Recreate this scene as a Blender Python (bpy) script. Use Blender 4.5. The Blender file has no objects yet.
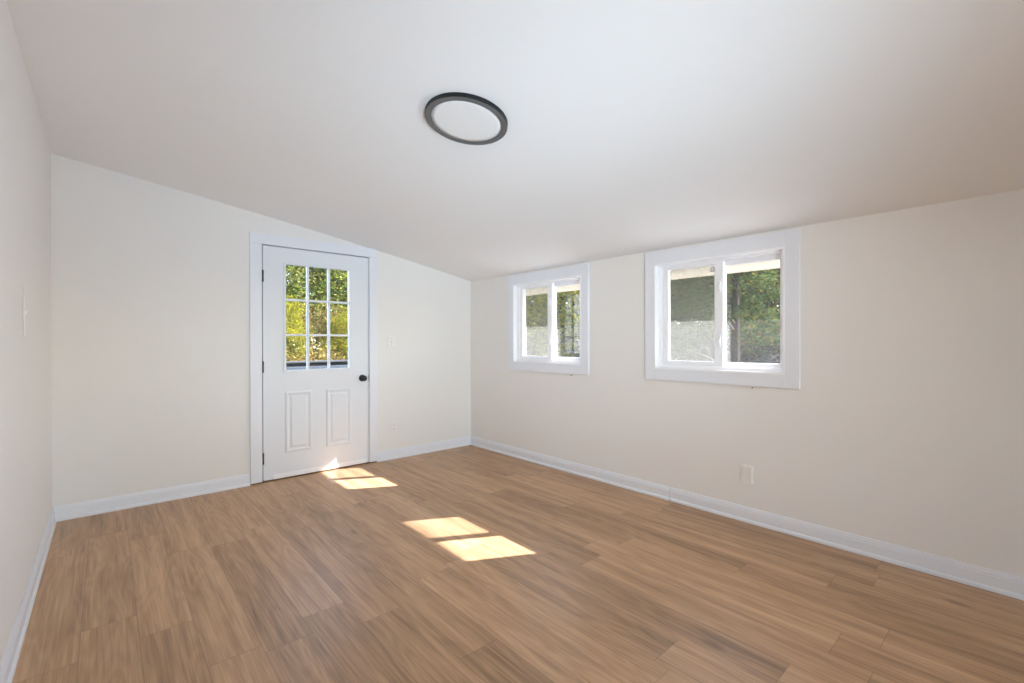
import bpy, bmesh, math, random
import numpy as np
from mathutils import Vector, Matrix

S = bpy.context.scene
COL = S.collection
PI = math.pi

# ------------------------------------------------------------------ camera
cam_d = bpy.data.cameras.new('camera')
cam = bpy.data.objects.new('camera', cam_d)
COL.objects.link(cam)
cam_d.sensor_width = 36.0
cam_d.lens = 459.55 * 36.0 / 1024.0
cam_d.shift_y = (342.31 - 341.5) / 1024.0
cam_d.clip_start = 0.02
cam_d.clip_end = 300
yaw, pitch, roll = 0.72315, -0.00196, -0.00214
fwd = Vector((math.sin(yaw) * math.cos(pitch), math.cos(yaw) * math.cos(pitch), math.sin(pitch)))
rgt = Vector((math.cos(yaw), -math.sin(yaw), 0))
up = rgt.cross(fwd)
cr, sr = math.cos(roll), math.sin(roll)
r2 = rgt * cr + up * sr
u2 = up * cr - rgt * sr
cam.matrix_world = Matrix(((r2.x, u2.x, -fwd.x, -3.1868), (r2.y, u2.y, -fwd.y, -4.3391),
                           (r2.z, u2.z, -fwd.z, 1.2), (0, 0, 0, 1)))
S.camera = cam

# ------------------------------------------------------------------ light
S.view_settings.view_transform = 'Standard'
S.view_settings.look = 'None'
S.view_settings.gamma = 1.0
S.view_settings.use_curve_mapping = False
S.view_settings.exposure = -0.06
try:
    S.cycles.max_bounces = 14
    S.cycles.diffuse_bounces = 8
    S.cycles.glossy_bounces = 4
    S.cycles.transparent_max_bounces = 24
    S.cycles.use_denoising = True
    S.cycles.sample_clamp_indirect = 6.0
    S.cycles.caustics_reflective = False
    S.cycles.caustics_refractive = False
except Exception:
    pass

SUN_DIR = Vector((-1.345, 0.72, -1.0)).normalized()
SUN_POWER = 33.0
SKY_POWER = 1.40
w = bpy.data.worlds.new('sky_world')
S.world = w
w.use_nodes = True
wn = w.node_tree
bg = wn.nodes['Background']
sky = wn.nodes.new('ShaderNodeTexSky')
sky.sky_type = 'NISHITA'
sky.sun_disc = False
sky.sun_elevation = math.radians(33)
sky.sun_rotation = math.atan2(1.36, -0.72)
wn.links.new(sky.outputs[0], bg.inputs[0])
bg.inputs[1].default_value = SKY_POWER

sd = bpy.data.lights.new('sun', 'SUN')
sd.energy = SUN_POWER
sd.angle = math.radians(0.5)
sd.color = (0.96, 0.94, 1.0)
sun = bpy.data.objects.new('sun', sd)
COL.objects.link(sun)
sun.location = (14, -8, 11)
sun.rotation_euler = SUN_DIR.to_track_quat('-Z', 'Y').to_euler()



def area_light(name, loc, aim, sx, sy, power, spread, color):
    d = bpy.data.lights.new(name, 'AREA')
    d.shape = 'RECTANGLE'
    d.size, d.size_y = sx, sy
    d.energy = power
    d.spread = math.radians(spread)
    d.color = color
    o = bpy.data.objects.new(name, d)
    COL.objects.link(o)
    o.location = loc
    o.rotation_euler = (Vector(aim) - Vector(loc)).to_track_quat('-Z', 'Y').to_euler()
    return o


# fill light added at the rear opening to brighten the room
area_light('fill_rear', (-1.73, -10.80, 1.1), (-1.73, 0, 1.1), 2.5, 1.9, 64.0, 180, (0.43, 0.72, 1.0))
# added fill lights, out of view behind the camera
area_light('fill_left', (-3.2, -5.4, 1.7), (0.0, -1.2, 1.0), 0.6, 0.6, 9.6, 70, (1.0, 0.98, 0.95))
area_light('fill_low', (-2.9, -5.6, 0.4), (-1.2, -1.6, 2.1), 0.8, 0.8, 13.5, 60, (0.52, 0.78, 1.0))
area_light('fill_right', (-0.5, -5.2, 0.3), (-3.3, -1.9, 1.75), 0.6, 0.6, 8.0, 62, (0.78, 0.86, 1.0))

# ------------------------------------------------------------------ dimensions
W = 3.461          # room width, x from -W to 0
Y1 = -10.5          # rear wall
HR, HL = 1.9005, 2.462
KS = (HL - HR) / W


def ceil_z(x):
    t = min(max(-x / W, 0.0), 1.0)
    return HR + KS * (-x) + 0.027 * 4 * t * (1 - t)


# ------------------------------------------------------------------ materials
MATS = {}


def srgb(r, g, b):
    return tuple(((c / 255) / 12.92 if c / 255 <= 0.04045 else ((c / 255 + 0.055) / 1.055) ** 2.4) for c in (r, g, b))


def new_mat(name):
    m = bpy.data.materials.new(name)
    m.use_nodes = True
    MATS[name] = m
    return m, m.node_tree.nodes, m.node_tree.links


def paint(name, col, rough=0.6, bump=0.0, scale=60.0, vary=0.03, spec=0.3, metallic=0.0):
    m, n, l = new_mat(name)
    p = n['Principled BSDF']
    p.inputs['Roughness'].default_value = rough
    p.inputs['Metallic'].default_value = metallic
    p.inputs['Specular IOR Level'].default_value = spec
    tc = n.new('ShaderNodeTexCoord')
    nz = n.new('ShaderNodeTexNoise')
    nz.inputs['Scale'].default_value = 2.3
    nz.inputs['Detail'].default_value = 4
    l.new(tc.outputs['Object'], nz.inputs['Vector'])
    mx = n.new('ShaderNodeMix')
    mx.data_type = 'RGBA'
    mx.inputs[6].default_value = (*[c * (1 - vary) for c in col], 1)
    mx.inputs[7].default_value = (*[min(1, c * (1 + vary)) for c in col], 1)
    l.new(nz.outputs['Fac'], mx.inputs[0])
    l.new(mx.outputs[2], p.inputs['Base Color'])
    if bump > 0:
        n2 = n.new('ShaderNodeTexNoise')
        n2.inputs['Scale'].default_value = scale
        n2.inputs['Detail'].default_value = 3
        l.new(tc.outputs['Object'], n2.inputs['Vector'])
        b = n.new('ShaderNodeBump')
        b.inputs['Strength'].default_value = bump
        b.inputs['Distance'].default_value = 0.004
        l.new(n2.outputs['Fac'], b.inputs['Height'])
        l.new(b.outputs[0], p.inputs['Normal'])
    return m


paint('wall_paint', (0.80, 0.782, 0.755), 0.7, 0.06, 90, 0.012, 0.25)
paint('ceiling_paint', (0.875, 0.87, 0.86), 0.8, 0.05, 70, 0.01, 0.2)
paint('trim_paint', (0.78, 0.797, 0.84), 0.38, 0.03, 40, 0.01, 0.4)
paint('door_paint', (0.76, 0.785, 0.82), 0.42, 0.05, 50, 0.01, 0.4)
paint('vinyl', (0.88, 0.885, 0.905), 0.35, 0, 1, 0.005, 0.45)
paint('plastic_white', (0.80, 0.79, 0.77), 0.35, 0, 1, 0.005, 0.45)
paint('painted_plate', (0.79, 0.765, 0.735), 0.5, 0, 1, 0.005, 0.35)
paint('plate_ivory', (0.86, 0.85, 0.83), 0.35, 0, 1, 0.005, 0.45)
paint('slot_dark', (0.05, 0.05, 0.05), 0.6)
paint('black_metal', (0.006, 0.006, 0.007), 0.32, 0, 1, 0.02, 0.5)
paint('lamp_ring', (0.125, 0.125, 0.123), 0.42, 0.02, 120, 0.03, 0.4)
paint('lamp_side', (0.010, 0.010, 0.010), 0.5, 0, 1, 0.02, 0.3)
paint('lamp_diffuser', (0.84, 0.835, 0.82), 0.45, 0, 1, 0.005, 0.4)
paint('threshold_wood', (0.17, 0.10, 0.055), 0.5, 0.1, 30, 0.1)
paint('soffit_paint', (0.46, 0.42, 0.33), 0.6, 0.05, 20, 0.03)
paint('siding_paint', (0.62, 0.60, 0.56), 0.6, 0.1, 15, 0.03)
paint('reflection_white', (0.82, 0.83, 0.84), 0.6, 0.1, 15, 0.02)  # bright white for the block added to make the pane reflection
paint('concrete', (0.33, 0.325, 0.31), 0.85, 0.2, 40, 0.06)
paint('roof_felt', (0.08, 0.08, 0.085), 0.9, 0.3, 60, 0.2)
paint('rail_grey', (0.05, 0.062, 0.078), 0.6, 0.15, 25, 0.08)
paint('rail_dark', (0.012, 0.013, 0.015), 0.6, 0.15, 25, 0.1)
paint('rail_cap', (0.045, 0.048, 0.05), 0.6, 0.15, 25, 0.08)
paint('bark', (0.045, 0.033, 0.026), 0.9, 0.6, 25, 0.3)
paint('bark_grey', (0.085, 0.076, 0.068), 0.9, 0.6, 25, 0.3)
paint('porch_boards', (0.16, 0.15, 0.14), 0.7, 0.15, 25, 0.1)


def glass_mat(name, tint, dust, base=0.035):
    """thin pane: clear, with Fresnel reflection and a little dust that catches the sun"""
    m, n, l = new_mat(name)
    n.remove(n['Principled BSDF'])
    out = n['Material Output']
    tr = n.new('ShaderNodeBsdfTransparent')
    tr.inputs[0].default_value = (*tint, 1)
    gl = n.new('ShaderNodeBsdfGlossy')
    gl.inputs['Roughness'].default_value = 0.01
    ge = n.new('ShaderNodeNewGeometry')
    dp = n.new('ShaderNodeVectorMath')
    dp.operation = 'DOT_PRODUCT'
    l.new(ge.outputs['Incoming'], dp.inputs[0])
    l.new(ge.outputs['Normal'], dp.inputs[1])

    def mth(op, a, b=0.0):
        k = n.new('ShaderNodeMath')
        k.operation = op
        for i, v in enumerate((a, b)):
            if isinstance(v, (int, float)):
                k.inputs[i].default_value = v
            else:
                l.new(v, k.inputs[i])
        return k.outputs[0]
    sch = mth('POWER', mth('SUBTRACT', 1.0, mth('ABSOLUTE', dp.outputs['Value'])), 5.0)
    refl = mth('ADD', mth('MULTIPLY', sch, 0.94), base)
    tl = n.new('ShaderNodeBsdfTranslucent')
    tl.inputs[0].default_value = (0.8, 0.8, 0.76, 1)
    m1 = n.new('ShaderNodeMixShader')
    m1.inputs[0].default_value = dust
    l.new(tr.outputs[0], m1.inputs[1])
    l.new(tl.outputs[0], m1.inputs[2])
    m2 = n.new('ShaderNodeMixShader')
    l.new(refl, m2.inputs[0])
    l.new(m1.outputs[0], m2.inputs[1])
    l.new(gl.outputs[0], m2.inputs[2])
    l.new(m2.outputs[0], out.inputs[0])
    return m


glass_mat('pane_glass', (0.97, 0.975, 0.97), 0.008, 0.055)
glass_mat('door_glass', (0.97, 0.975, 0.97), 0.002)


def screen_mat():
    m, n, l = new_mat('insect_mesh')
    n.remove(n['Principled BSDF'])
    out = n['Material Output']
    tc = n.new('ShaderNodeTexCoord')
    nz = n.new('ShaderNodeTexNoise')
    nz.inputs['Scale'].default_value = 45
    nz.inputs['Detail'].default_value = 5
    l.new(tc.outputs['Object'], nz.inputs['Vector'])
    mr = n.new('ShaderNodeMapRange')
    mr.inputs[1].default_value = 0.3
    mr.inputs[2].default_value = 0.7
    mr.inputs[3].default_value = 0.14
    mr.inputs[4].default_value = 0.23
    l.new(nz.outputs['Fac'], mr.inputs[0])
    tr = n.new('ShaderNodeBsdfTransparent')
    tl = n.new('ShaderNodeBsdfTranslucent')
    tl.inputs[0].default_value = (0.165, 0.167, 0.155, 1)
    mx = n.new('ShaderNodeMixShader')
    l.new(mr.outputs[0], mx.inputs[0])
    l.new(tr.outputs[0], mx.inputs[1])
    l.new(tl.outputs[0], mx.inputs[2])
    l.new(mx.outputs[0], out.inputs[0])


screen_mat()


def floor_mat():
    m, n, l = new_mat('oak_planks')
    p = n['Principled BSDF']
    tc = n.new('ShaderNodeTexCoord')
    sx = n.new('ShaderNodeSeparateXYZ')
    l.new(tc.outputs['Object'], sx.inputs[0])

    def math_(op, a, b=None, c=None):
        k = n.new('ShaderNodeMath')
        k.operation = op
        for i, v in enumerate((a, b, c)):
            if v is None:
                continue
            if isinstance(v, (int, float)):
                k.inputs[i].default_value = v
            else:
                l.new(v, k.inputs[i])
        return k.outputs[0]

    PW, PL = 0.18, 1.22
    u = math_('DIVIDE', math_('ADD', sx.outputs['X'], 3.09 + PW * 20), PW)
    row = math_('FLOOR', u)
    fu = math_('FRACT', u)
    wn1 = n.new('ShaderNodeTexWhiteNoise')
    wn1.noise_dimensions = '1D'
    l.new(row, wn1.inputs['W'])
    v = math_('ADD', math_('DIVIDE', math_('ADD', sx.outputs['Y'], 30.0), PL), wn1.outputs['Value'])
    pl = math_('FLOOR', v)
    fv = math_('FRACT', v)
    cid = n.new('ShaderNodeCombineXYZ')
    l.new(row, cid.inputs[0])
    l.new(pl, cid.inputs[1])
    wn2 = n.new('ShaderNodeTexWhiteNoise')
    wn2.noise_dimensions = '3D'
    l.new(cid.outputs[0], wn2.inputs['Vector'])
    rnd = wn2.outputs['Value']
    # grain coordinates: shifted per plank, stretched along the plank
    gx = math_('ADD', sx.outputs['X'], math_('MULTIPLY', rnd, 17.0))
    gy = math_('ADD', sx.outputs['Y'], math_('MULTIPLY', rnd, 31.0))
    cg = n.new('ShaderNodeCombineXYZ')
    l.new(gx, cg.inputs[0])
    l.new(math_('MULTIPLY', gy, 0.055), cg.inputs[1])
    # broad figure
    nb = n.new('ShaderNodeTexNoise')
    nb.inputs['Scale'].default_value = 14
    nb.inputs['Detail'].default_value = 6
    nb.inputs['Roughness'].default_value = 0.6
    nb.inputs['Distortion'].default_value = 0.35
    l.new(cg.outputs[0], nb.inputs['Vector'])
    # fine fibre
    cf = n.new('ShaderNodeCombineXYZ')
    l.new(gx, cf.inputs[0])
    l.new(math_('MULTIPLY', gy, 0.022), cf.inputs[1])
    nf = n.new('ShaderNodeTexNoise')
    nf.inputs['Scale'].default_value = 120
    nf.inputs['Detail'].default_value = 3
    nf.inputs['Roughness'].default_value = 0.6
    l.new(cf.outputs[0], nf.inputs['Vector'])
    # cathedral rings
    cw = n.new('ShaderNodeCombineXYZ')
    l.new(gx, cw.inputs[0])
    l.new(math_('MULTIPLY', gy, 0.13), cw.inputs[1])
    nd = n.new('ShaderNodeTexNoise')
    nd.inputs['Scale'].default_value = 7
    nd.inputs['Detail'].default_value = 2
    l.new(cw.outputs[0], nd.inputs['Vector'])
    rings = math_('MULTIPLY', math_('ADD', math_('SINE', math_('MULTIPLY', nd.outputs['Fac'], 70.0)), 1.0), 0.5)
    # knots
    ck = n.new('ShaderNodeCombineXYZ')
    l.new(gx, ck.inputs[0])
    l.new(math_('MULTIPLY', gy, 0.45), ck.inputs[1])
    vk = n.new('ShaderNodeTexVoronoi')
    vk.inputs['Scale'].default_value = 3.1
    l.new(ck.outputs[0], vk.inputs['Vector'])
    knot = n.new('ShaderNodeMapRange')
    knot.inputs[1].default_value = 0.02
    knot.inputs[2].default_value = 0.09
    knot.inputs[3].default_value = 0.42
    knot.inputs[4].default_value = 0.0
    l.new(vk.outputs['Distance'], knot.inputs[0])

    t = math_('SUBTRACT', math_('MULTIPLY', nb.outputs['Fac'], 0.80), 0.22)
    t = math_('ADD', t, math_('MULTIPLY', nf.outputs['Fac'], 0.52))
    t = math_('ADD', t, math_('MULTIPLY', rings, 0.07))
    t = math_('ADD', t, math_('MULTIPLY', math_('SUBTRACT', rnd, 0.5), 0.16))
    t = math_('SUBTRACT', t, math_('MULTIPLY', knot.outputs[0], 0.55))
    ramp = n.new('ShaderNodeValToRGB')
    e = ramp.color_ramp.elements
    e[0].position = 0.20
    e[0].color = (*[c * FT for c in (0.150, 0.084, 0.041)], 1)
    e[1].position = 0.72
    e[1].color = (*[c * FT for c in (0.446, 0.276, 0.155)], 1)
    k = ramp.color_ramp.elements.new(0.46)
    k.color = (*[c * FT for c in (0.306, 0.181, 0.094)], 1)
    l.new(t, ramp.inputs[0])
    # seams
    eu = math_('MINIMUM', fu, math_('SUBTRACT', 1.0, fu))
    ev = math_('MINIMUM', fv, math_('SUBTRACT', 1.0, fv))
    su = math_('LESS_THAN', math_('MULTIPLY', eu, PW), 0.0009)
    sv = math_('LESS_THAN', math_('MULTIPLY', ev, PL), 0.0010)
    seam = math_('MAXIMUM', su, sv)
    mx = n.new('ShaderNodeMix')
    mx.data_type = 'RGBA'
    l.new(math_('MULTIPLY', seam, 0.55), mx.inputs[0])
    l.new(ramp.outputs[0], mx.inputs[6])
    mx.inputs[7].default_value = (0.06, 0.035, 0.02, 1)
    l.new(mx.outputs[2], p.inputs['Base Color'])
    rr = math_('ADD', 0.30, math_('MULTIPLY', nf.outputs['Fac'], 0.14))
    l.new(rr, p.inputs['Roughness'])
    p.inputs['Specular IOR Level'].default_value = 0.5
    b = n.new('ShaderNodeBump')
    b.inputs['Strength'].default_value = 0.5
    b.inputs['Distance'].default_value = 0.0016
    h = math_('ADD', math_('MULTIPLY', nf.outputs['Fac'], 0.7), math_('MULTIPLY', rings, 0.25))
    h = math_('SUBTRACT', h, math_('MULTIPLY', seam, 0.8))
    l.new(h, b.inputs['Height'])
    l.new(b.outputs[0], p.inputs['Normal'])


FT = 1.42
floor_mat()


def leaf_mat(name, cols, trans=0.35):
    m, n, l = new_mat(name)
    n.remove(n['Principled BSDF'])
    out = n['Material Output']
    g = n.new('ShaderNodeNewGeometry')
    ramp = n.new('ShaderNodeValToRGB')
    el = ramp.color_ramp.elements
    while len(el) > 1:
        el.remove(el[-1])
    for i, c in enumerate(cols):
        x = i / max(1, len(cols) - 1)
        if i == 0:
            el[0].position = 0
            el[0].color = (*c, 1)
        else:
            q = el.new(x)
            q.color = (*c, 1)
    l.new(g.outputs['Random Per Island'], ramp.inputs[0])
    d = n.new('ShaderNodeBsdfDiffuse')
    t = n.new('ShaderNodeBsdfTranslucent')
    l.new(ramp.outputs[0], d.inputs[0])
    l.new(ramp.outputs[0], t.inputs[0])
    mx = n.new('ShaderNodeMixShader')
    mx.inputs[0].default_value = trans
    l.new(d.outputs[0], mx.inputs[1])
    l.new(t.outputs[0], mx.inputs[2])
    l.new(mx.outputs[0], out.inputs[0])


leaf_mat('leaf_green', [(0.0468, 0.0905, 0.0125), (0.1248, 0.1734, 0.0250), (0.2184, 0.2337, 0.0374), (0.2808, 0.2714, 0.0749), (0.0702, 0.1131, 0.0187), (0.2340, 0.1810, 0.0562)])
leaf_mat('leaf_dark', [(0.0171, 0.0377, 0.0137), (0.0351, 0.0641, 0.0187), (0.0585, 0.0905, 0.0250), (0.0234, 0.0490, 0.0187)])
leaf_mat('leaf_yellow', [(0.30, 0.28, 0.02), (0.20, 0.24, 0.02), (0.38, 0.31, 0.04), (0.10, 0.14, 0.02), (0.33, 0.22, 0.03)], 0.55)
leaf_mat('leaf_tan', [(0.2340, 0.1659, 0.0624), (0.1404, 0.0980, 0.0437), (0.2652, 0.1885, 0.0624), (0.1014, 0.1131, 0.0312), (0.1716, 0.1131, 0.0530)])
leaf_mat('leaf_gold', [(0.3276, 0.2187, 0.0562), (0.2340, 0.1734, 0.0499), (0.3588, 0.2790, 0.0998), (0.1560, 0.1357, 0.0437)])
leaf_mat('leaf_conifer', [(0.0234, 0.0452, 0.0187), (0.0546, 0.0905, 0.0312), (0.1014, 0.1357, 0.0374), (0.0390, 0.0641, 0.0343), (0.1872, 0.1206, 0.0250)], 0.45)
leaf_mat('leaf_grey', [(0.0663, 0.0754, 0.0624), (0.1092, 0.1206, 0.0998), (0.1950, 0.2036, 0.1685), (0.0468, 0.0528, 0.0406), (0.2028, 0.1282, 0.0562)])


def ground_mat():
    m, n, l = new_mat('leaf_litter')
    p = n['Principled BSDF']
    p.inputs['Roughness'].default_value = 0.95
    tc = n.new('ShaderNodeTexCoord')
    nz = n.new('ShaderNodeTexNoise')
    nz.inputs['Scale'].default_value = 7
    nz.inputs['Detail'].default_value = 10
    nz.inputs['Roughness'].default_value = 0.75
    l.new(tc.outputs['Object'], nz.inputs['Vector'])
    r = n.new('ShaderNodeValToRGB')
    e = r.color_ramp.elements
    e[0].position = 0.36
    e[0].color = (0.025, 0.030, 0.023, 1)
    e[1].position = 0.64
    e[1].color = (0.11, 0.107, 0.095, 1)
    k = e.new(0.5)
    k.color = (0.055, 0.058, 0.048, 1)
    l.new(nz.outputs['Fac'], r.inputs[0])
    l.new(r.outputs[0], p.inputs['Base Color'])
    b = n.new('ShaderNodeBump')
    b.inputs['Strength'].default_value = 0.8
    b.inputs['Distance'].default_value = 0.05
    l.new(nz.outputs['Fac'], b.inputs['Height'])
    l.new(b.outputs[0], p.inputs['Normal'])


ground_mat()

# ------------------------------------------------------------------ mesh helpers


class MB:
    def __init__(self):
        self.bm = bmesh.new()

    def box(self, x0, x1, y0, y1, z0, z1, bevel=0.0, seg=2):
        vs = [self.bm.verts.new((x, y, z)) for x in (x0, x1) for y in (y0, y1) for z in (z0, z1)]
        f = [(0, 1, 3, 2), (4, 6, 7, 5), (0, 4, 5, 1), (2, 3, 7, 6), (0, 2, 6, 4), (1, 5, 7, 3)]
        fs = [self.bm.faces.new([vs[i] for i in q]) for q in f]
        if bevel > 0:
            es = list({e for q in fs for e in q.edges})
            bmesh.ops.bevel(self.bm, geom=es, offset=bevel, segments=seg, affect='EDGES', profile=0.5)
        return self

    def prism(self, pts, axis, a, b, bevel=0.0):
        """extrude a polygon given in the two other axes along axis from a to b"""
        def P(p, t):
            q = list(p)
            q.insert(axis, t)
            return q
        A = [self.bm.verts.new(P(p, a)) for p in pts]
        B = [self.bm.verts.new(P(p, b)) for p in pts]
        n = len(pts)
        fs = [self.bm.faces.new(A), self.bm.faces.new(list(reversed(B)))]
        for i in range(n):
            fs.append(self.bm.faces.new([A[i], B[i], B[(i + 1) % n], A[(i + 1) % n]]))
        if bevel > 0:
            es = list({e for q in fs for e in q.edges})
            bmesh.ops.bevel(self.bm, geom=es, offset=bevel, segments=2, affect='EDGES', profile=0.5)
        return self

    def lathe(self, prof, origin=(0, 0, 0), axis=2, n=48, close=False):
        """prof: list of (radius, height along axis)"""
        rings = []
        for r, h in prof:
            ring = []
            if r < 1e-6:
                c = [0, 0]
                c.insert(axis, h)
                ring = [self.bm.verts.new(Vector(c) + Vector(origin))]
            else:
                for i in range(n):
                    a = 2 * PI * i / n
                    c = [r * math.cos(a), r * math.sin(a)]
                    c.insert(axis, h)
                    ring.append(self.bm.verts.new(Vector(c) + Vector(origin)))
            rings.append(ring)
        pairs = list(zip(rings[:-1], rings[1:]))
        if close:
            pairs.append((rings[-1], rings[0]))
        for A, B in pairs:
            for i in range(n):
                j = (i + 1) % n
                if len(A) == 1 and len(B) == 1:
                    continue
                if len(A) == 1:
                    self.bm.faces.new([A[0], B[i], B[j]])
                elif len(B) == 1:
                    self.bm.faces.new([A[i], A[j], B[0]])
                else:
                    self.bm.faces.new([A[i], A[j], B[j], B[i]])
        return self

    def tube(self, pts, radii, n=8):
        rings = []
        for i, p in enumerate(pts):
            p = Vector(p)
            d = (Vector(pts[min(i + 1, len(pts) - 1)]) - Vector(pts[max(i - 1, 0)])).normalized()
            s = d.cross(Vector((0.31, 0.95, 0.05)))
            if s.length < 0.1:
                s = d.cross(Vector((1, 0, 0)))
            s.normalize()
            t = d.cross(s)
            rings.append([self.bm.verts.new(p + (s * math.cos(2 * PI * k / n) + t * math.sin(2 * PI * k / n)) * radii[i]) for k in range(n)])
        for A, B in zip(rings[:-1], rings[1:]):
            for k in range(n):
                self.bm.faces.new([A[k], A[(k + 1) % n], B[(k + 1) % n], B[k]])
        self.bm.faces.new(list(reversed(rings[0])))
        self.bm.faces.new(rings[-1])
        return self

    def ring(self, axis, d0, d1, a0, a1, b0, b1, wa0, wa1, wb0, wb1, bevel=0.0015):
        """rectangular ring with a hole, in the two axes other than axis; w* are the four border widths"""
        def P(a, b, d):
            q = [a, b]
            q.insert(axis, d)
            return q
        O = [(a0, b0), (a1, b0), (a1, b1), (a0, b1)]
        I = [(a0 + wa0, b0 + wb0), (a1 - wa1, b0 + wb0), (a1 - wa1, b1 - wb1), (a0 + wa0, b1 - wb1)]
        V = {}
        for k, L in (('o', O), ('i', I)):
            for t, d in ((0, d0), (1, d1)):
                V[k, t] = [self.bm.verts.new(P(p[0], p[1], d)) for p in L]
        fs = []
        for i in range(4):
            j = (i + 1) % 4
            fs.append(self.bm.faces.new([V['o', 0][i], V['o', 0][j], V['i', 0][j], V['i', 0][i]]))
            fs.append(self.bm.faces.new([V['o', 1][i], V['o', 1][j], V['i', 1][j], V['i', 1][i]]))
            fs.append(self.bm.faces.new([V['o', 0][i], V['o', 0][j], V['o', 1][j], V['o', 1][i]]))
            fs.append(self.bm.faces.new([V['i', 0][i], V['i', 0][j], V['i', 1][j], V['i', 1][i]]))
        if bevel > 0:
            es = [e for e in {e for q in fs for e in q.edges} if e.calc_length() > 0 and len(e.link_faces) == 2
                  and e.calc_face_angle(0) > 0.5]
            bmesh.ops.bevel(self.bm, geom=es, offset=bevel, segments=2, affect='EDGES', profile=0.5)
        return self

    def build(self, name, mat, parent=None, smooth=False):
        bmesh.ops.recalc_face_normals(self.bm, faces=self.bm.faces)
        me = bpy.data.meshes.new(name)
        self.bm.to_mesh(me)
        self.bm.free()
        me.materials.append(MATS[mat] if isinstance(mat, str) else mat)
        if smooth:
            for p in me.polygons:
                p.use_smooth = True
        o = bpy.data.objects.new(name, me)
        COL.objects.link(o)
        if parent is not None:
            o.parent = parent
            o.matrix_parent_inverse = Matrix.Translation(parent.location).inverted() if parent.rotation_euler.y == 0 else Matrix()
        return o


def tag(o, label=None, cat=None, group=None, kind=None):
    if label:
        o['label'] = label
    if cat:
        o['category'] = cat
    if group:
        o['group'] = group
    if kind:
        o['kind'] = kind
    return o


def empty(name, loc=(0, 0, 0)):
    o = bpy.data.objects.new(name, None)
    o.empty_display_size = 0.1
    COL.objects.link(o)
    o.location = loc
    return o


# ------------------------------------------------------------------ room shell
f = MB().box(-W - 0.12, 0.14, Y1 - 0.12, 0.14, -0.12, 0.0).build('floor', 'oak_planks')
tag(f, 'brown oak plank floor running towards the back wall', 'floor', kind='structure')

# ceiling: sloped slab with a slight sag line across it, and the roof over it
m = MB()
N = 24
xs = [-W - 0.12 + (W + 0.12 + 0.0) * i / N for i in range(N + 1)]
low = [(x, ceil_z(x)) for x in xs] + [(0.14, HR - KS * 0.14)]
poly = low + [(0.14, HR + 0.12), (-W - 0.12, HL + 0.22)]
c = MB().prism([(p[0], p[1]) for p in poly], 1, Y1 - 0.12, 0.14).build('ceiling', 'ceiling_paint')
tag(c, 'white sloping ceiling that drops towards the window wall', 'ceiling', kind='structure')


def wall_prism(mb, x0, x1, z0, z1, y0, y1):
    """piece of a wall parallel to x; z1 None follows the ceiling"""
    if z1 is not None:
        mb.box(x0, x1, y0, y1, z0, z1)
        return
    n = max(1, int((x1 - x0) / 0.12))
    xx = [x0 + (x1 - x0) * i / n for i in range(n + 1)]
    mb.prism([(x0, z0), (x1, z0)] + [(x, ceil_z(x) + 0.01) for x in reversed(xx)], 1, y0, y1)


DX0, DX1, DZ = -2.198, -1.243, 2.036       # door opening
m = MB()
wall_prism(m, -W, DX0, 0, None, 0, 0.14)
wall_prism(m, DX0, DX1, DZ, None, 0, 0.14)
wall_prism(m, DX1, 0.0, 0, None, 0, 0.14)
o = m.build('wall_back', 'wall_paint')
tag(o, 'off-white back wall that holds the white door', 'wall', kind='structure')

WZ0, WZ1 = 0.992, 1.782
WIN = [(-1.672, -0.778), (-3.310, -2.416)]
m = MB()
top = HR + 0.01
ys = [Y1, WIN[1][0], WIN[1][1], WIN[0][0], WIN[0][1], 0.14]
for a, b, solid in zip(ys[:-1], ys[1:], (1, 0, 1, 0, 1)):
    if solid:
        m.box(0, 0.14, a, b, 0, top)
    else:
        m.box(0, 0.14, a, b, 0, WZ0)
        m.box(0, 0.14, a, b, WZ1, top)
o = m.build('wall_right', 'wall_paint')
tag(o, 'off-white low wall with the two sliding windows', 'wall', kind='structure')
o = MB().box(-W - 0.12, -W, Y1, 0.14, 0, HL + 0.01).build('wall_left', 'wall_paint')
tag(o, 'off-white tall wall at the left edge of the photo', 'wall', kind='structure')
m = MB()
wall_prism(m, -W, -3.05, 0, None, Y1 - 0.12, Y1)
wall_prism(m, -3.05, -0.42, 2.02, None, Y1 - 0.12, Y1)  # opening added behind the camera so light can come in
m.box(-3.05, -0.42, Y1 - 0.12, Y1, 0, 0.08)
wall_prism(m, -0.42, 0.0, 0, None, Y1 - 0.12, Y1)
o = m.build('wall_front', 'wall_paint')
tag(o, 'off-white rear wall behind the camera with a wide opening added to let light in', 'wall', kind='structure')

# roof and eave (outside)
m = MB()
m.prism([(-W - 0.3, HL + 0.24), (0.62, HR + 0.12 - KS * 0.48), (0.62, HR + 0.20 - KS * 0.48), (-W - 0.3, HL + 0.34)], 1, Y1 - 0.3, 0.3)
o = m.build('roof', 'roof_felt')
tag(o, 'dark felt roof over the room', 'roof', kind='structure')
m = MB()
m.box(0.14, 0.625, Y1 - 0.3, 0.3, 1.757, 1.772)
m.box(0.625, 0.647, Y1 - 0.3, 0.3, 1.752, 1.93)
o = m.build('trim_1', 'soffit_paint')
tag(o, 'cream painted eave board seen at the top of the windows', 'eave', kind='structure')

# ------------------------------------------------------------------ baseboards (profile: board, bead, shoe)
BH = 0.0985
PROF = [(0, 0), (0.021, 0), (0.021, 0.010), (0.0185, 0.017), (0.0130, 0.0225), (0.0125, 0.0705), (0.0100, 0.0735),
        (0.0108, 0.0790), (0.0090, 0.0850), (0.0068, 0.0905), (0.0060, 0.0965), (0.0040, BH), (0, BH)]


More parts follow.
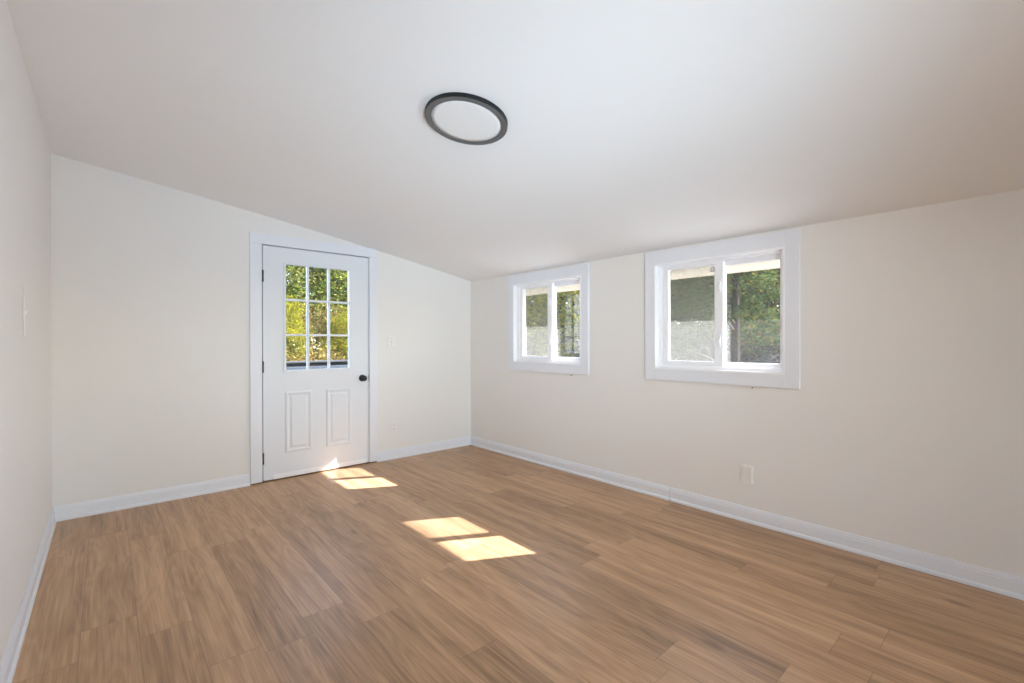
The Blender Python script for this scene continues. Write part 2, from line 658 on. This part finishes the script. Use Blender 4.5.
def baseboard(name, wall, a, b, label, extra=0.0):
    m = MB()
    if wall == 'back':
        m.prism([(-p[0], p[1]) for p in PROF], 0, a, b)
    elif wall == 'right':
        m.prism([(-p[0] - (extra if p[0] > 0 else 0), p[1]) for p in PROF], 1, a, b)
    else:
        m.prism([(-W + p[0], p[1]) for p in PROF], 1, a, b)
    o = m.build(name, 'trim_paint')
    tag(o, label, 'baseboard', kind='structure')
    return o


baseboard('baseboard_back', 'back', -W, -2.290, 'white baseboard between the left wall and the door')
baseboard('baseboard_back', 'back', -1.165, 0.0, 'white baseboard between the door and the far corner')
baseboard('baseboard_left', 'left', Y1, 0.0, 'white baseboard along the left wall')
baseboard('baseboard_right', 'right', -2.530, 0.0, 'white baseboard under the windows, far length up to the corner', 0.003)
baseboard('baseboard_right', 'right', Y1, -2.535, 'white baseboard under the windows, near length towards the camera')


# ------------------------------------------------------------------ windows
def make_window(name, y0, y1, label):
    """y0 near end, y1 far end of the opening"""
    root = empty(name, (0, (y0 + y1) / 2, WZ0))
    tag(root, label, 'window', kind='structure')
    z0, z1 = WZ0, WZ1
    T = 0.022
    CW = 0.088
    ch = 1.884
    # casing: four flat boards
    m = MB()
    m.box(-T, 0, y1, y1 + CW, z0 - CW, ch, 0.002)
    m.box(-T, 0, y0 - CW, y0, z0 - CW, ch, 0.002)
    m.box(-T + .0005, 0, y0, y1, z1, ch, 0.0015)
    m.box(-T + .0005, 0, y0, y1, z0 - CW, z0, 0.0015)
    m.build('casing', 'trim_paint', root)
    # jamb liner
    m = MB()
    m.ring(0, -T - 0.003, 0.14, y0 - 0.006, y1 + 0.006, z0 - 0.006, z1 + 0.006, 0.010, 0.010, 0.012, 0.010)
    m.build('jamb', 'vinyl', root)
    # vinyl frame
    a, b = y0 + 0.004, y1 - 0.004
    m = MB()
    m.ring(0, 0.028, 0.115, a, b, z0 + 0.006, z1 - 0.004, 0.030, 0.030, 0.018, 0.014, 0.002)
    m.box(0.020, 0.0275, a, b, z0 + 0.006, z0 + 0.030, 0.002)     # track lip
    m.build('frame', 'vinyl', root)
    yc = (y0 + y1) / 2 - 0.020
    # fixed light (near half)
    za, zb = z0 + 0.0245, z1 - 0.0185
    r0, r1 = a + 0.0305, yc + 0.010
    m = MB()
    m.ring(0, 0.070, 0.100, r0, r1, za, zb, 0.012, 0.034, 0.034, 0.034, 0.002)
    m.build('fixed_sash', 'vinyl', root)
    MB().box(0.0905, 0.0950, r0 + 0.008, r1 - 0.030, za + 0.030, zb - 0.030).build('glass', 'pane_glass', root)
    # sliding sash (far half)
    s0, s1 = yc - 0.030, b - 0.0305
    m = MB()
    m.ring(0, 0.033, 0.065, s0, s1, za, zb, 0.060, 0.046, 0.036, 0.022, 0.0025)
    so = m.build('sliding_sash', 'vinyl', root)
    for zz in (z0 + 0.17, z0 + 0.55):
        m = MB()
        m.box(0.0205, 0.0328, s0 + 0.014, s0 + 0.030, zz, zz + 0.075, 0.003)
        lt = m.build('latch', 'vinyl', so)
        MB().box(0.012, 0.0215, s0 + 0.017, s0 + 0.027, zz + 0.02, zz + 0.05, 0.002).build('latch_lever', 'vinyl', so)
    MB().box(0.0465, 0.0515, s0 + 0.055, s1 - 0.040, za + 0.030, zb - 0.016).build('glass', 'pane_glass', root)
    # outside insect screen over the sliding half
    m = MB()
    m.box(0.104, 0.1045, s0 + 0.02, b - 0.036, za + 0.005, zb - 0.005)
    m.build('insect_screen', 'insect_mesh', root)
    m = MB()
    m.ring(0, 0.101, 0.110, s0 + 0.01, b - 0.031, za, zb, 0.018, 0.014, 0.016, 0.012, 0.001)
    m.build('screen_frame', 'vinyl', root)
    return root, s0, s1, za, zb


make_window('window_1', *WIN[0], 'smaller-looking white sliding window near the far corner')
w2, s0, s1, za, zb = make_window('window_2', *WIN[1], 'larger-looking white sliding window nearer the camera, right of the other one')
# small dark-edged sticker in the top corner of the sliding glass
MB().box(0.0455, 0.0462, s0 + 0.066, s0 + 0.094, zb - 0.070, zb - 0.040).build('sticker_border', 'slot_dark', w2)
MB().box(0.0450, 0.0457, s0 + 0.070, s0 + 0.090, zb - 0.066, zb - 0.044).build('sticker', 'plastic_white', w2)

# nails left under the casings
for k, (y, z) in enumerate(((-1.560, 0.890), (-3.125, 0.893))):
    o = MB().lathe([(0, -0.020), (0.0042, -0.0195), (0.0042, -0.018), (0.0018, -0.0175), (0.0018, 0.0)], (0, y, z), 0, 12).build('nail', 'black_metal')
    tag(o, ['small nail under the far window casing', 'small nail under the near window casing'][k], 'nail', 'nails under the window casings')

# ------------------------------------------------------------------ door
SX0, SX1, SZ0, SZ1 = -2.186, -1.249, 0.014, 2.0235
door = empty('door_1', ((SX0 + SX1) / 2, 0.02, 0))
tag(door, 'white half-glazed door with nine panes and two raised panels', 'door', kind='structure')
# casing, head clipped under the sloping ceiling
CT = 0.020
m = MB()
m.box(-2.288, DX0, -CT, 0, 0.012, 2.0325, 0.002)
m.box(DX1, -1.168, -CT, 0, 0.012, 2.0325, 0.002)
zt = 2.1225
xc = -1.2
# x where ceiling meets head casing top
lo_, hi_ = -2.2, -1.0
for _ in range(40):
    md = (lo_ + hi_) / 2
    if ceil_z(md) - 0.003 > zt:
        lo_ = md
    else:
        hi_ = md
xk = lo_
m.prism([(-2.288, 2.0335), (-1.168, 2.0335), (-1.168, ceil_z(-1.168) - 0.002), (xk, zt), (-2.288, zt)], 1, -CT, 0, 0.0015)
m.build('casing', 'trim_paint', door)
m = MB()
m.box(DX0 - 0.001, DX0 + 0.003, 0.0, 0.14, 0.0, DZ)
m.box(DX1 - 0.003, DX1 + 0.001, 0.0, 0.14, 0.0, DZ)
m.box(DX0, DX1, 0.0, 0.14, DZ - 0.003, DZ)
m.box(DX0 + 0.003, DX0 + 0.016, 0.050, 0.085, 0.0, DZ)
m.box(DX1 - 0.016, DX1 - 0.003, 0.050, 0.085, 0.0, DZ)
m.box(DX0, DX1, 0.050, 0.085, DZ - 0.016, DZ)
m.build('jamb', 'trim_paint', door)
MB().box(-2.288, -1.168, -0.006, 0.14, 0.0, 0.0115, 0.002).build('threshold', 'threshold_wood', door)
# slab with the hole for the light
GX0, GX1, GZ0, GZ1 = -2.006, -1.442, 0.950, 1.882     # clear opening
m = MB()
D0, D1 = 0.001, 0.045
m.ring(1, D0, D1, SX0, SX1, SZ0, SZ1, GX0 - SX0 - 0.012, SX1 - GX1 - 0.012, GZ0 - SZ0 - 0.012, SZ1 - GZ1 - 0.012, 0.0012)
m.build('slab', 'door_paint', door)
# surround of the light
m = MB()
FO = 0.017
ox0, ox1, oz0, oz1 = GX0 - FO, GX1 + FO, GZ0 - FO, GZ1 + FO
m.ring(1, -0.011, 0.032, ox0, ox1, oz0, oz1, FO, FO, FO, FO, 0.003)
lf = m.build('glazing_frame', 'door_paint', door)
m = MB()
bw = 0.0095
for i in (1, 2):
    x = GX0 + (GX1 - GX0) * i / 3
    m.box(x - bw, x + bw, -0.006, 0.030, GZ0, GZ1, 0.003)
for i in (1, 2):
    z = GZ0 + (GZ1 - GZ0) * i / 3
    m.box(GX0, GX1, -0.0055, 0.0295, z - bw, z + bw, 0.003)
m.build('muntin', 'door_paint', lf)
m = MB()
for i in range(8):
    t = (i + 0.5) / 8
    if i < 3:
        px, pz = GX0 + (GX1 - GX0) * (0.17 + i * 0.33), oz1 - FO / 2
    elif i < 6:
        px, pz = GX0 + (GX1 - GX0) * (0.17 + (i - 3) * 0.33), oz0 + FO / 2
    else:
        px, pz = (ox0 + FO / 2 if i == 6 else ox1 - FO / 2), (GZ0 + GZ1) / 2
    m.lathe([(0, -0.0118), (0.0040, -0.0116), (0.0042, -0.0105)], (px, 0, pz), 1, 10)
m.build('screw_cover', 'painted_plate', lf)
MB().box(GX0 - 0.004, GX1 + 0.004, 0.014, 0.018, GZ0 - 0.004, GZ1 + 0.004).build('glass', 'door_glass', door)
# raised panels
for x0, x1 in ((-2.013, -1.786), (-1.658, -1.422)):
    z0, z1 = 0.226, 0.762
    m = MB()

    def ring(m, x0, x1, z0, z1, ins0, y0, ins1, y1):
        A = [(x0 + ins0, z0 + ins0), (x1 - ins0, z0 + ins0), (x1 - ins0, z1 - ins0), (x0 + ins0, z1 - ins0)]
        B = [(x0 + ins1, z0 + ins1), (x1 - ins1, z0 + ins1), (x1 - ins1, z1 - ins1), (x0 + ins1, z1 - ins1)]
        va = [m.bm.verts.new((a[0], y0, a[1])) for a in A]
        vb = [m.bm.verts.new((b[0], y1, b[1])) for b in B]
        for i in range(4):
            j = (i + 1) % 4
            m.bm.faces.new([va[i], va[j], vb[j], vb[i]])
        return vb
    seq = [(0.0, 0.0015), (0.003, -0.005), (0.010, -0.0085), (0.018, -0.0085), (0.024, -0.004), (0.030, -0.0005), (0.042, -0.0005), (0.054, -0.0075), (0.060, -0.0080)]
    last = None
    for (i0, y0), (i1, y1) in zip(seq[:-1], seq[1:]):
        last = ring(m, x0, x1, z0, z1, i0, y0, i1, y1)
    m.bm.faces.new(last)
    bmesh.ops.remove_doubles(m.bm, verts=m.bm.verts, dist=1e-5)
    m.build('panel', 'door_paint', door)
# sweep strip along the bottom
MB().box(SX0 + 0.078, SX1 - 0.020, -0.005, 0.001, 0.013, 0.052, 0.0015).build('door_sweep', 'vinyl', door)
# knob
m = MB()
kx, kz = -1.313, 0.846
m.lathe([(0, 0.002), (0.032, 0.002), (0.033, -0.003), (0.030, -0.008), (0.014, -0.011), (0.0115, -0.016), (0.0115, -0.028), (0.016, -0.033),
         (0.0245, -0.038), (0.0275, -0.046), (0.0275, -0.054), (0.024, -0.061), (0.017, -0.065), (0, -0.066)], (kx, 0, kz), 1, 40)
tag(m.build('knob', 'black_metal', door, True), 'round black door knob')
MB().box(SX1 - 0.002, SX1 + 0.0015, -0.0015, 0.028, 0.815, 0.875).build('latch_plate', 'black_metal', door)
# hinges
for z in (1.711, 0.936, 0.155):
    m = MB()
    m.lathe([(0, 0.0), (0.0080, 0.001), (0.0095, 0.004), (0.0095, 0.032)], (-2.1915, -0.0095, z), 2, 14)
    m.lathe([(0.0093, 0.032), (0.0090, 0.0335), (0.0090, 0.0665), (0.0093, 0.068)], (-2.1915, -0.0095, z), 2, 14)
    m.lathe([(0.0095, 0.068), (0.0095, 0.098), (0.0080, 0.101), (0, 0.102)], (-2.1915, -0.0095, z), 2, 14)
    m.box(-2.1935, -2.1875, -0.004, 0.02, z + 0.002, z + 0.100)
    m.build('hinge', 'black_metal', door)

# ------------------------------------------------------------------ ceiling lamp
lc = (-1.922, -2.591)
lamp = empty('ceiling_light', (lc[0], lc[1], ceil_z(lc[0])))
lamp.rotation_euler = (0, math.atan(KS + 0.027 * 4 / W * (1 - 2 * (-lc[0] / W))), 0)
tag(lamp, 'round flush ceiling lamp with a black rim and white diffuser', 'lamp')
R = 0.1925


def child(o):
    o.parent = lamp
    o.matrix_parent_inverse = Matrix()
    return o


H = 0.020
child(MB().lathe([(R - 0.004, 0.0015), (R, 0.0), (R, -H + 0.0015), (R - 0.002, -H + 0.0003), (R - 0.004, -H + 0.0022), (R - 0.012, -0.008), (R - 0.012, 0.0015)], n=96, close=True).build('housing', 'lamp_side', None, False))
child(MB().lathe([(R - 0.0015, -H + 0.0025), (R - 0.0015, -H), (R - 0.0035, -H - 0.001), (R - 0.0275, -H - 0.001), (R - 0.029, -H), (R - 0.029, -H + 0.006), (R - 0.006, -H + 0.006)], n=96, close=True).build('rim', 'lamp_ring', None, False))
child(MB().lathe([(R - 0.0285, -H + 0.007), (R - 0.0285, -H + 0.0028), (R - 0.05, -H + 0.0015), (0.07, -H + 0.0005), (0, -H + 0.0003)], n=96).build('diffuser', 'lamp_diffuser', None, True))

# ------------------------------------------------------------------ wall plates
# light switch and outlet to the right of the door
sw = empty('light_switch', (-1.003, 0, 1.197))
tag(sw, 'white light switch beside the door, at handle height', 'light switch')
MB().box(-1.038, -0.968, -0.006, 0, 1.139, 1.255, 0.003).build('plate', 'plastic_white', sw)
MB().box(-1.0085, -0.9975, -0.0068, -0.004, 1.185, 1.209).build('slot', 'painted_plate', sw)
tg = MB()
tg.prism([(-0.004, 1.190), (-0.004, 1.205), (-0.017, 1.200), (-0.016, 1.192)], 0, -1.0070, -0.9990)
tg.build('toggle', 'plastic_white', sw)
for z in (1.167, 1.227):
    MB().lathe([(0, -0.0072), (0.0028, -0.0068), (0.003, -0.0055)], (-1.003, 0, z), 1, 10).build('screw', 'slot_dark', sw)

ol = empty('electrical_outlet', (-0.980, 0, 0.325))
tag(ol, 'white double socket low on the wall beside the door', 'outlet')
MB().box(-1.015, -0.945, -0.006, 0, 0.267, 0.383, 0.003).build('plate', 'plastic_white', ol)
for z in (0.3055, 0.3445):
    m = MB()
    m.prism([(-0.980 + 0.0165 * math.cos(a), z + max(-0.0135, min(0.0135, 0.0165 * math.sin(a)))) for a in [2 * PI * i / 28 for i in range(28)]], 1, -0.0082, -0.004)
    rc = m.build('socket', 'plastic_white', ol)
    m = MB()
    m.box(-0.9875, -0.9855, -0.0086, -0.0078, z - 0.002, z + 0.006)
    m.box(-0.9745, -0.9725, -0.0086, -0.0078, z - 0.002, z + 0.005)
    m.lathe([(0, -0.0086), (0.0024, -0.0086), (0.0024, -0.0078)], (-0.980, 0, z - 0.0085), 1, 10)
    m.build('slot', 'slot_dark', rc)
MB().lathe([(0, -0.0072), (0.0028, -0.0068), (0.003, -0.0055)], (-0.980, 0, 0.325), 1, 10).build('screw', 'painted_plate', ol)

wp = empty('wall_plate', (0, -3.089, 0.3175))
tag(wp, 'wall-coloured blank cover plate low on the wall under the larger window', 'wall plate')
MB().box(-0.012, 0, -3.128, -3.050, 0.258, 0.377, 0.003).build('plate', 'plate_ivory', wp)
MB().box(-0.0135, -0.011, -3.117, -3.061, 0.270, 0.365, 0.0015).build('insert', 'painted_plate', wp)
MB().lathe([(0, -0.0165), (0.0046, -0.0160), (0.0050, -0.0130)], (0, -3.092, 0.279), 0, 12).build('screw', 'plastic_white', wp)

lp = empty('wall_plate', (-W, -1.340, 1.33))
tag(lp, 'tall off-white switch plate on the left wall, seen edge-on', 'switch plate')
MB().box(-W, -W + 0.006, -1.405, -1.275, 1.225, 1.440, 0.003).build('plate', 'painted_plate', lp)
m = MB()
m.prism([(-W + 0.006, 1.322), (-W + 0.006, 1.342), (-W + 0.012, 1.337), (-W + 0.0115, 1.329)], 1, -1.380, -1.368)
m.build('toggle', 'painted_plate', lp)

# ------------------------------------------------------------------ outside
rng = np.random.default_rng(7)


def ground_z(x, y):
    t = max(0.0, min(1.0, (x - 6.0) / 8.0))
    s = max(0.0, min(1.0, (y - 9.0) / 10.0))
    g = -0.35 + 2.1 * t * t * (3 - 2 * t) * max(0.0, min(1.0, (10.5 - y) / 5.0)) + 0.9 * s
    return g + 0.06 * math.sin(x * 1.7 + y * 0.9) + 0.05 * math.sin(y * 2.1 - x)


n = 70
vs, fs = [], []
for i in range(n + 1):
    for j in range(n + 1):
        x = -14 + 44 * i / n
        y = -20 + 54 * j / n
        inside = (-W - 0.6 < x < 0.7) and (Y1 - 0.8 < y < 0.8)
        vs.append((x, y, -0.4 if inside else ground_z(x, y)))
for i in range(n):
    for j in range(n):
        a = i * (n + 1) + j
        fs.append((a, a + n + 1, a + n + 2, a + 1))
me = bpy.data.meshes.new('ground')
me.from_pydata(vs, [], fs)
me.materials.append(MATS['leaf_litter'])
for p in me.polygons:
    p.use_smooth = True
o = bpy.data.objects.new('ground', me)
COL.objects.link(o)
tag(o, 'grey-green ground with leaf litter outside the windows', 'ground', kind='structure')

# foundation and siding of the house
m = MB()
m.box(0.14, 0.155, Y1 - 0.12, WIN[1][0] - 0.02, -0.6, 1.765)
m.box(0.14, 0.155, WIN[1][1] + 0.02, WIN[0][0] - 0.02, -0.6, 1.765)
m.box(0.14, 0.155, WIN[0][1] + 0.02, 0.155, -0.6, 1.765)
for a, b in WIN:
    m.box(0.14, 0.155, a - 0.02, b + 0.02, -0.6, WZ0 - 0.02)
o = m.build('wall_outer', 'siding_paint')
tag(o, 'pale siding on the outside of the window wall', 'siding', kind='structure')

o = MB().box(0.16, 3.4, Y1, 6.0, -0.5, -0.20, 0.01).build('bounce_slab', 'concrete')  # unseen slab added to bounce sun through the windows onto the ceiling
tag(o, 'pale concrete slab added outside the window wall to bounce sunlight up', 'bounce slab', kind='structure')

# porch rail outside the door
pr = empty('porch_railing', (-1.2, 1.6, -0.4))
tag(pr, 'grey porch railing seen at the bottom of the door panes', 'railing')
MB().box(-4.2, 2.4, 1.56, 1.72, 0.940, 0.962, 0.005).build('cap_board', 'rail_cap', pr)
MB().box(-4.2, 2.4, 1.60, 1.67, 0.896, 0.939, 0.004).build('top_rail', 'rail_dark', pr)
MB().box(-4.2, 2.4, 1.56, 1.595, 0.16, 0.899, 0.004).build('board_panel', 'rail_grey', pr)
for x in (-4.15, -2.6, 0.3, 2.35):
    MB().box(x - 0.045, x + 0.045, 1.60, 1.70, -0.4, 0.939, 0.004).build('post', 'rail_grey', pr)
o = MB().box(-4.3, 2.5, 0.14, 1.75, -0.08, -0.03, 0.004).build('porch_deck', 'porch_boards')
tag(o, 'grey boarded porch deck outside the door', 'deck', kind='structure')


# white block added left of the porch, only to be mirrored in the far window
gr = empty('reflection_block', (-9.7, 5.1, -0.4))
tag(gr, 'white block added beside the house to be mirrored in the far window pane', 'reflection block')
MB().prism([(-7.32, 5.0), (-9.6, 2.72), (-12.2, 5.3), (-9.9, 7.6)], 2, -0.6, 3.1).build('wall', 'reflection_white', gr)
MB().prism([(-7.1, 5.05), (-9.65, 2.5), (-12.45, 5.25), (-9.85, 7.85)], 2, 3.1, 3.3).build('roof', 'roof_felt', gr)


def leaf_mesh(name, mat, clusters, per, spread, size, aspect=0.55, flat=1.0, seed=1):
    """clusters: array of centres; each gets 'per' leaf blades (folded diamonds)"""
    r = np.random.default_rng(seed)
    C = np.repeat(np.asarray(clusters, float), per, axis=0)
    N = len(C)
    off = r.normal(size=(N, 3)) * spread
    off[:, 2] *= flat
    P = C + off
    a = r.normal(size=(N, 3))
    a[:, 2] *= 0.5
    a /= np.linalg.norm(a, axis=1)[:, None]
    b = np.cross(a, r.normal(size=(N, 3)))
    b /= np.linalg.norm(b, axis=1)[:, None]
    nrm = np.cross(a, b)
    L = (size * r.uniform(0.6, 1.35, N))[:, None]
    w_ = L * aspect
    v = np.empty((N, 4, 3))
    v[:, 0] = P - a * L / 2
    v[:, 1] = P + b * w_ / 2 + nrm * L * 0.12
    v[:, 2] = P + a * L / 2
    v[:, 3] = P - b * w_ / 2 + nrm * L * 0.12
    me = bpy.data.meshes.new(name)
    me.vertices.add(N * 4)
    me.vertices.foreach_set('co', v.reshape(-1).astype(np.float32))
    me.loops.add(N * 4)
    me.loops.foreach_set('vertex_index', np.arange(N * 4, dtype=np.int32))
    me.polygons.add(N)
    me.polygons.foreach_set('loop_start', np.arange(0, N * 4, 4, dtype=np.int32))
    me.update(calc_edges=True)
    me.validate()
    me.materials.append(MATS[mat])
    return me


def add_mesh(name, me, parent):
    o = bpy.data.objects.new(name, me)
    COL.objects.link(o)
    o.parent = parent
    return o


def crown(n, rx, rz, zc, seed, zmin):
    r = np.random.default_rng(seed)
    d = r.normal(size=(n, 3))
    d /= np.linalg.norm(d, axis=1)[:, None]
    rad = r.uniform(0.35, 1.0, n) ** 0.5
    p = d * rad[:, None] * np.array([rx, rx, rz]) + np.array([0, 0, zc])
    lump = 1 + 0.18 * np.sin(3 * np.arctan2(d[:, 1], d[:, 0]) + seed) + 0.1 * np.sin(7 * d[:, 2] + seed)
    p[:, :2] *= lump[:, None]
    p[:, 2] = np.maximum(p[:, 2], zmin + r.uniform(0, 0.4, n))
    return p


TREES = {}


def tree_proto(kind, mat, bark, height, rx, zmin, ncl, per, spread, size, seed, multi=1, aspect=0.55, flat=1.0, conifer=False):
    r = np.random.default_rng(seed + 100)
    if conifer:
        pts = []
        for i in range(ncl):
            t = r.uniform(0, 1)
            z = zmin + (height - zmin) * t
            rad = rx * (1 - t) ** 0.7 * r.uniform(0.25, 1) ** 0.5
            an = r.integers(0, 9) * 2 * PI / 9 + math.floor(t * 12) * 0.7 + r.normal() * 0.13
            pts.append((rad * math.cos(an), rad * math.sin(an), z - 0.12 * rad + r.normal() * 0.05))
        cl = np.array(pts)
    else:
        zc = (height + zmin) / 2
        cl = crown(ncl, rx, (height - zmin) / 2, zc, seed, zmin)
    fm = leaf_mesh(kind + '_foliage', mat, cl, per, spread, size, aspect, flat, seed)
    m = MB()
    for s in range(multi):
        bx, by = (0, 0) if multi == 1 else (r.normal() * 0.22, r.normal() * 0.22)
        lean = (r.normal() * 0.12, r.normal() * 0.12)
        hh = height * 0.86
        pts = [(bx + lean[0] * t * 2 + 0.05 * math.sin(3 * t + s), by + lean[1] * t * 2, -0.3 + (hh + 0.3) * t) for t in [i / 7 for i in range(8)]]
        r0 = 0.028 * height ** 0.9 / math.sqrt(multi)
        m.tube(pts, [r0 * (1.25 - 1.1 * i / 7) for i in range(8)], 8)
        idx = r.choice(len(cl), size=min(len(cl), 26 // multi + 3), replace=False)
        for q in idx:
            c = cl[q]
            zb = max(0.2, min(hh * 0.95, c[2] - 0.25 * math.hypot(c[0], c[1]) - 0.15))
            t = (zb + 0.3) / (hh + 0.3)
            b0 = (bx + lean[0] * t * 2 + 0.05 * math.sin(3 * t + s), by + lean[1] * t * 2, zb)
            md = ((b0[0] + c[0]) / 2, (b0[1] + c[1]) / 2, (b0[2] + c[2]) / 2 + 0.06)
            rr = r0 * 0.38 * (1.1 - t)
            m.tube([b0, md, tuple(c)], [rr, rr * 0.7, rr * 0.25], 5)
    tm_o = m.build(kind + '_trunk', bark)
    tm = tm_o.data
    bpy.data.objects.remove(tm_o)
    TREES[kind] = (fm, tm)


tree_proto('green', 'leaf_green', 'bark_grey', 6.2, 1.9, 0.9, 230, 62, 0.21, 0.115, 3)
tree_proto('dark', 'leaf_dark', 'bark', 6.0, 1.75, 0.2, 270, 62, 0.20, 0.105, 11)
tree_proto('yellow', 'leaf_yellow', 'bark', 5.0, 1.5, 0.5, 190, 60, 0.19, 0.11, 21)
tree_proto('tan', 'leaf_tan', 'bark_grey', 3.4, 1.25, 0.35, 100, 42, 0.20, 0.10, 31, multi=4)
tree_proto('gold', 'leaf_gold', 'bark_grey', 1.35, 0.85, 0.12, 90, 46, 0.13, 0.085, 41, multi=4)
tree_proto('conifer', 'leaf_conifer', 'bark', 6.4, 2.1, 2.0, 480, 60, 0.14, 0.10, 51, aspect=0.3, flat=0.5, conifer=True)
tree_proto('grey', 'leaf_grey', 'bark_grey', 1.7, 1.1, 0.1, 120, 50, 0.16, 0.09, 61, multi=4)


def place(kind, name, x, y, label, cat, group, s=1.0, rz=0.0, dz=0.0):
    root = empty(name, (x, y, ground_z(x, y) + dz))
    root.scale = (s, s, s)
    root.rotation_euler = (0, 0, rz)
    tag(root, label, cat, group)
    add_mesh('foliage', TREES[kind][0], root)
    add_mesh('trunk', TREES[kind][1], root)
    return root


R_ = random.Random(5)
G1 = 'woodland beyond the porch seen through the door'
G2 = 'woodland seen through the windows'
# behind the door, far to near
for x, y, s in ((-1.6, 12.5, 1.0), (1.4, 12.8, 1.05), (4.6, 15.4, 1.15)):
    place('green', 'leafy_tree', x, y, 'tall yellow-green tree behind the shrubs beyond the porch', 'tree', G1, s, R_.uniform(0, 6))
for x, y, s in ((3.9, 14.2, 0.9), (7.6, 14.0, 1.0)):
    place('dark', 'evergreen_tree', x, y, 'dark green tree behind the shrubs beyond the porch', 'tree', G1, s, R_.uniform(0, 6))
for x, y, s in ((0.1, 17.5, 1.4), (3.0, 18.5, 1.4), (6.5, 19, 1.4)):
    place('green', 'leafy_tree', x, y, 'yellow-green tree far back in the woodland beyond the porch', 'tree', G1, s, R_.uniform(0, 6))
for x, y, s in ((1.35, 10.2, 0.80), (2.5, 10.6, 0.70), (-1.2, 10.4, 0.85), (4.2, 10.6, 0.8)):
    place('tan', 'bare_shrub', x, y, 'tan multi-stemmed shrub with thin grey stems beyond the porch', 'shrub', G1, s, R_.uniform(0, 6))
for x, y, s in ((0.35, 9.3, 0.56), (2.35, 9.5, 0.50), (-2.2, 9.2, 0.6)):
    place('yellow', 'leafy_shrub', x, y, 'bushy yellow-green shrub beyond the porch', 'shrub', G1, s, R_.uniform(0, 6))
for x, y, s in ((-0.2, 7.6, 0.72), (0.75, 7.8, 0.68), (1.6, 8.0, 0.70), (-1.6, 8.0, 0.75), (3.0, 8.4, 0.75), (0.35, 8.9, 0.95), (1.25, 9.2, 1.0), (2.0, 9.4, 1.0)):
    place('gold', 'golden_shrub', x, y, 'low golden shrub right behind the porch railing', 'shrub', G1, s, R_.uniform(0, 6))
place('dark', 'evergreen_tree', -10.9, 9.6, 'dark green tree standing behind the added white block', 'tree', None, 0.9, 2.0)
# outside the windows
place('conifer', 'conifer_tree', 6.3, -0.35, 'dark conifer with spreading boughs outside the larger window', 'tree', None, 0.8, 0.4)
place('yellow', 'yellow_tree', 5.6, 4.05, 'yellow-green tree outside the window near the corner', 'tree', None, 0.95, 1.0)
for x, y, s in ((10.6, 3.6, 0.9), (11.5, 6.4, 1.0), (9.2, 8.9, 1.0), (10.8, 0.9, 0.9), (13.5, 9.8, 1.1), (13.4, 2.0, 1.0), (13.6, 4.6, 1.0), (14.2, 7.2, 1.0), (12.4, 9.9, 0.9), (15.2, -0.6, 1.0)):
    place('dark', 'evergreen_tree', x, y, 'dark green tree further back outside the windows', 'tree', G2, s, R_.uniform(0, 6))
for x, y, s in ((15.0, 3.5, 1.2), (15.5, 7.5, 1.2), (17, 0.0, 1.2), (16, 12, 1.3), (12, 12.5, 1.1)):
    place('green', 'leafy_tree', x, y, 'yellow-green tree at the back of the woodland outside the windows', 'tree', G2, s, R_.uniform(0, 6))
for x, y, s in ((7.9, 0.7, 0.95), (8.2, 2.4, 0.9), (7.6, 4.6, 0.9), (7.4, 6.2, 1.0), (9.0, -0.9, 0.9), (11.6, 0.9, 1.45), (11.9, 2.6, 1.4), (11.8, 4.6, 1.45), (11.0, 6.4, 1.3)):
    place('grey', 'grey_shrub', x, y, 'low grey-green shrub on the bank outside the windows', 'shrub', G2, s, R_.uniform(0, 6))
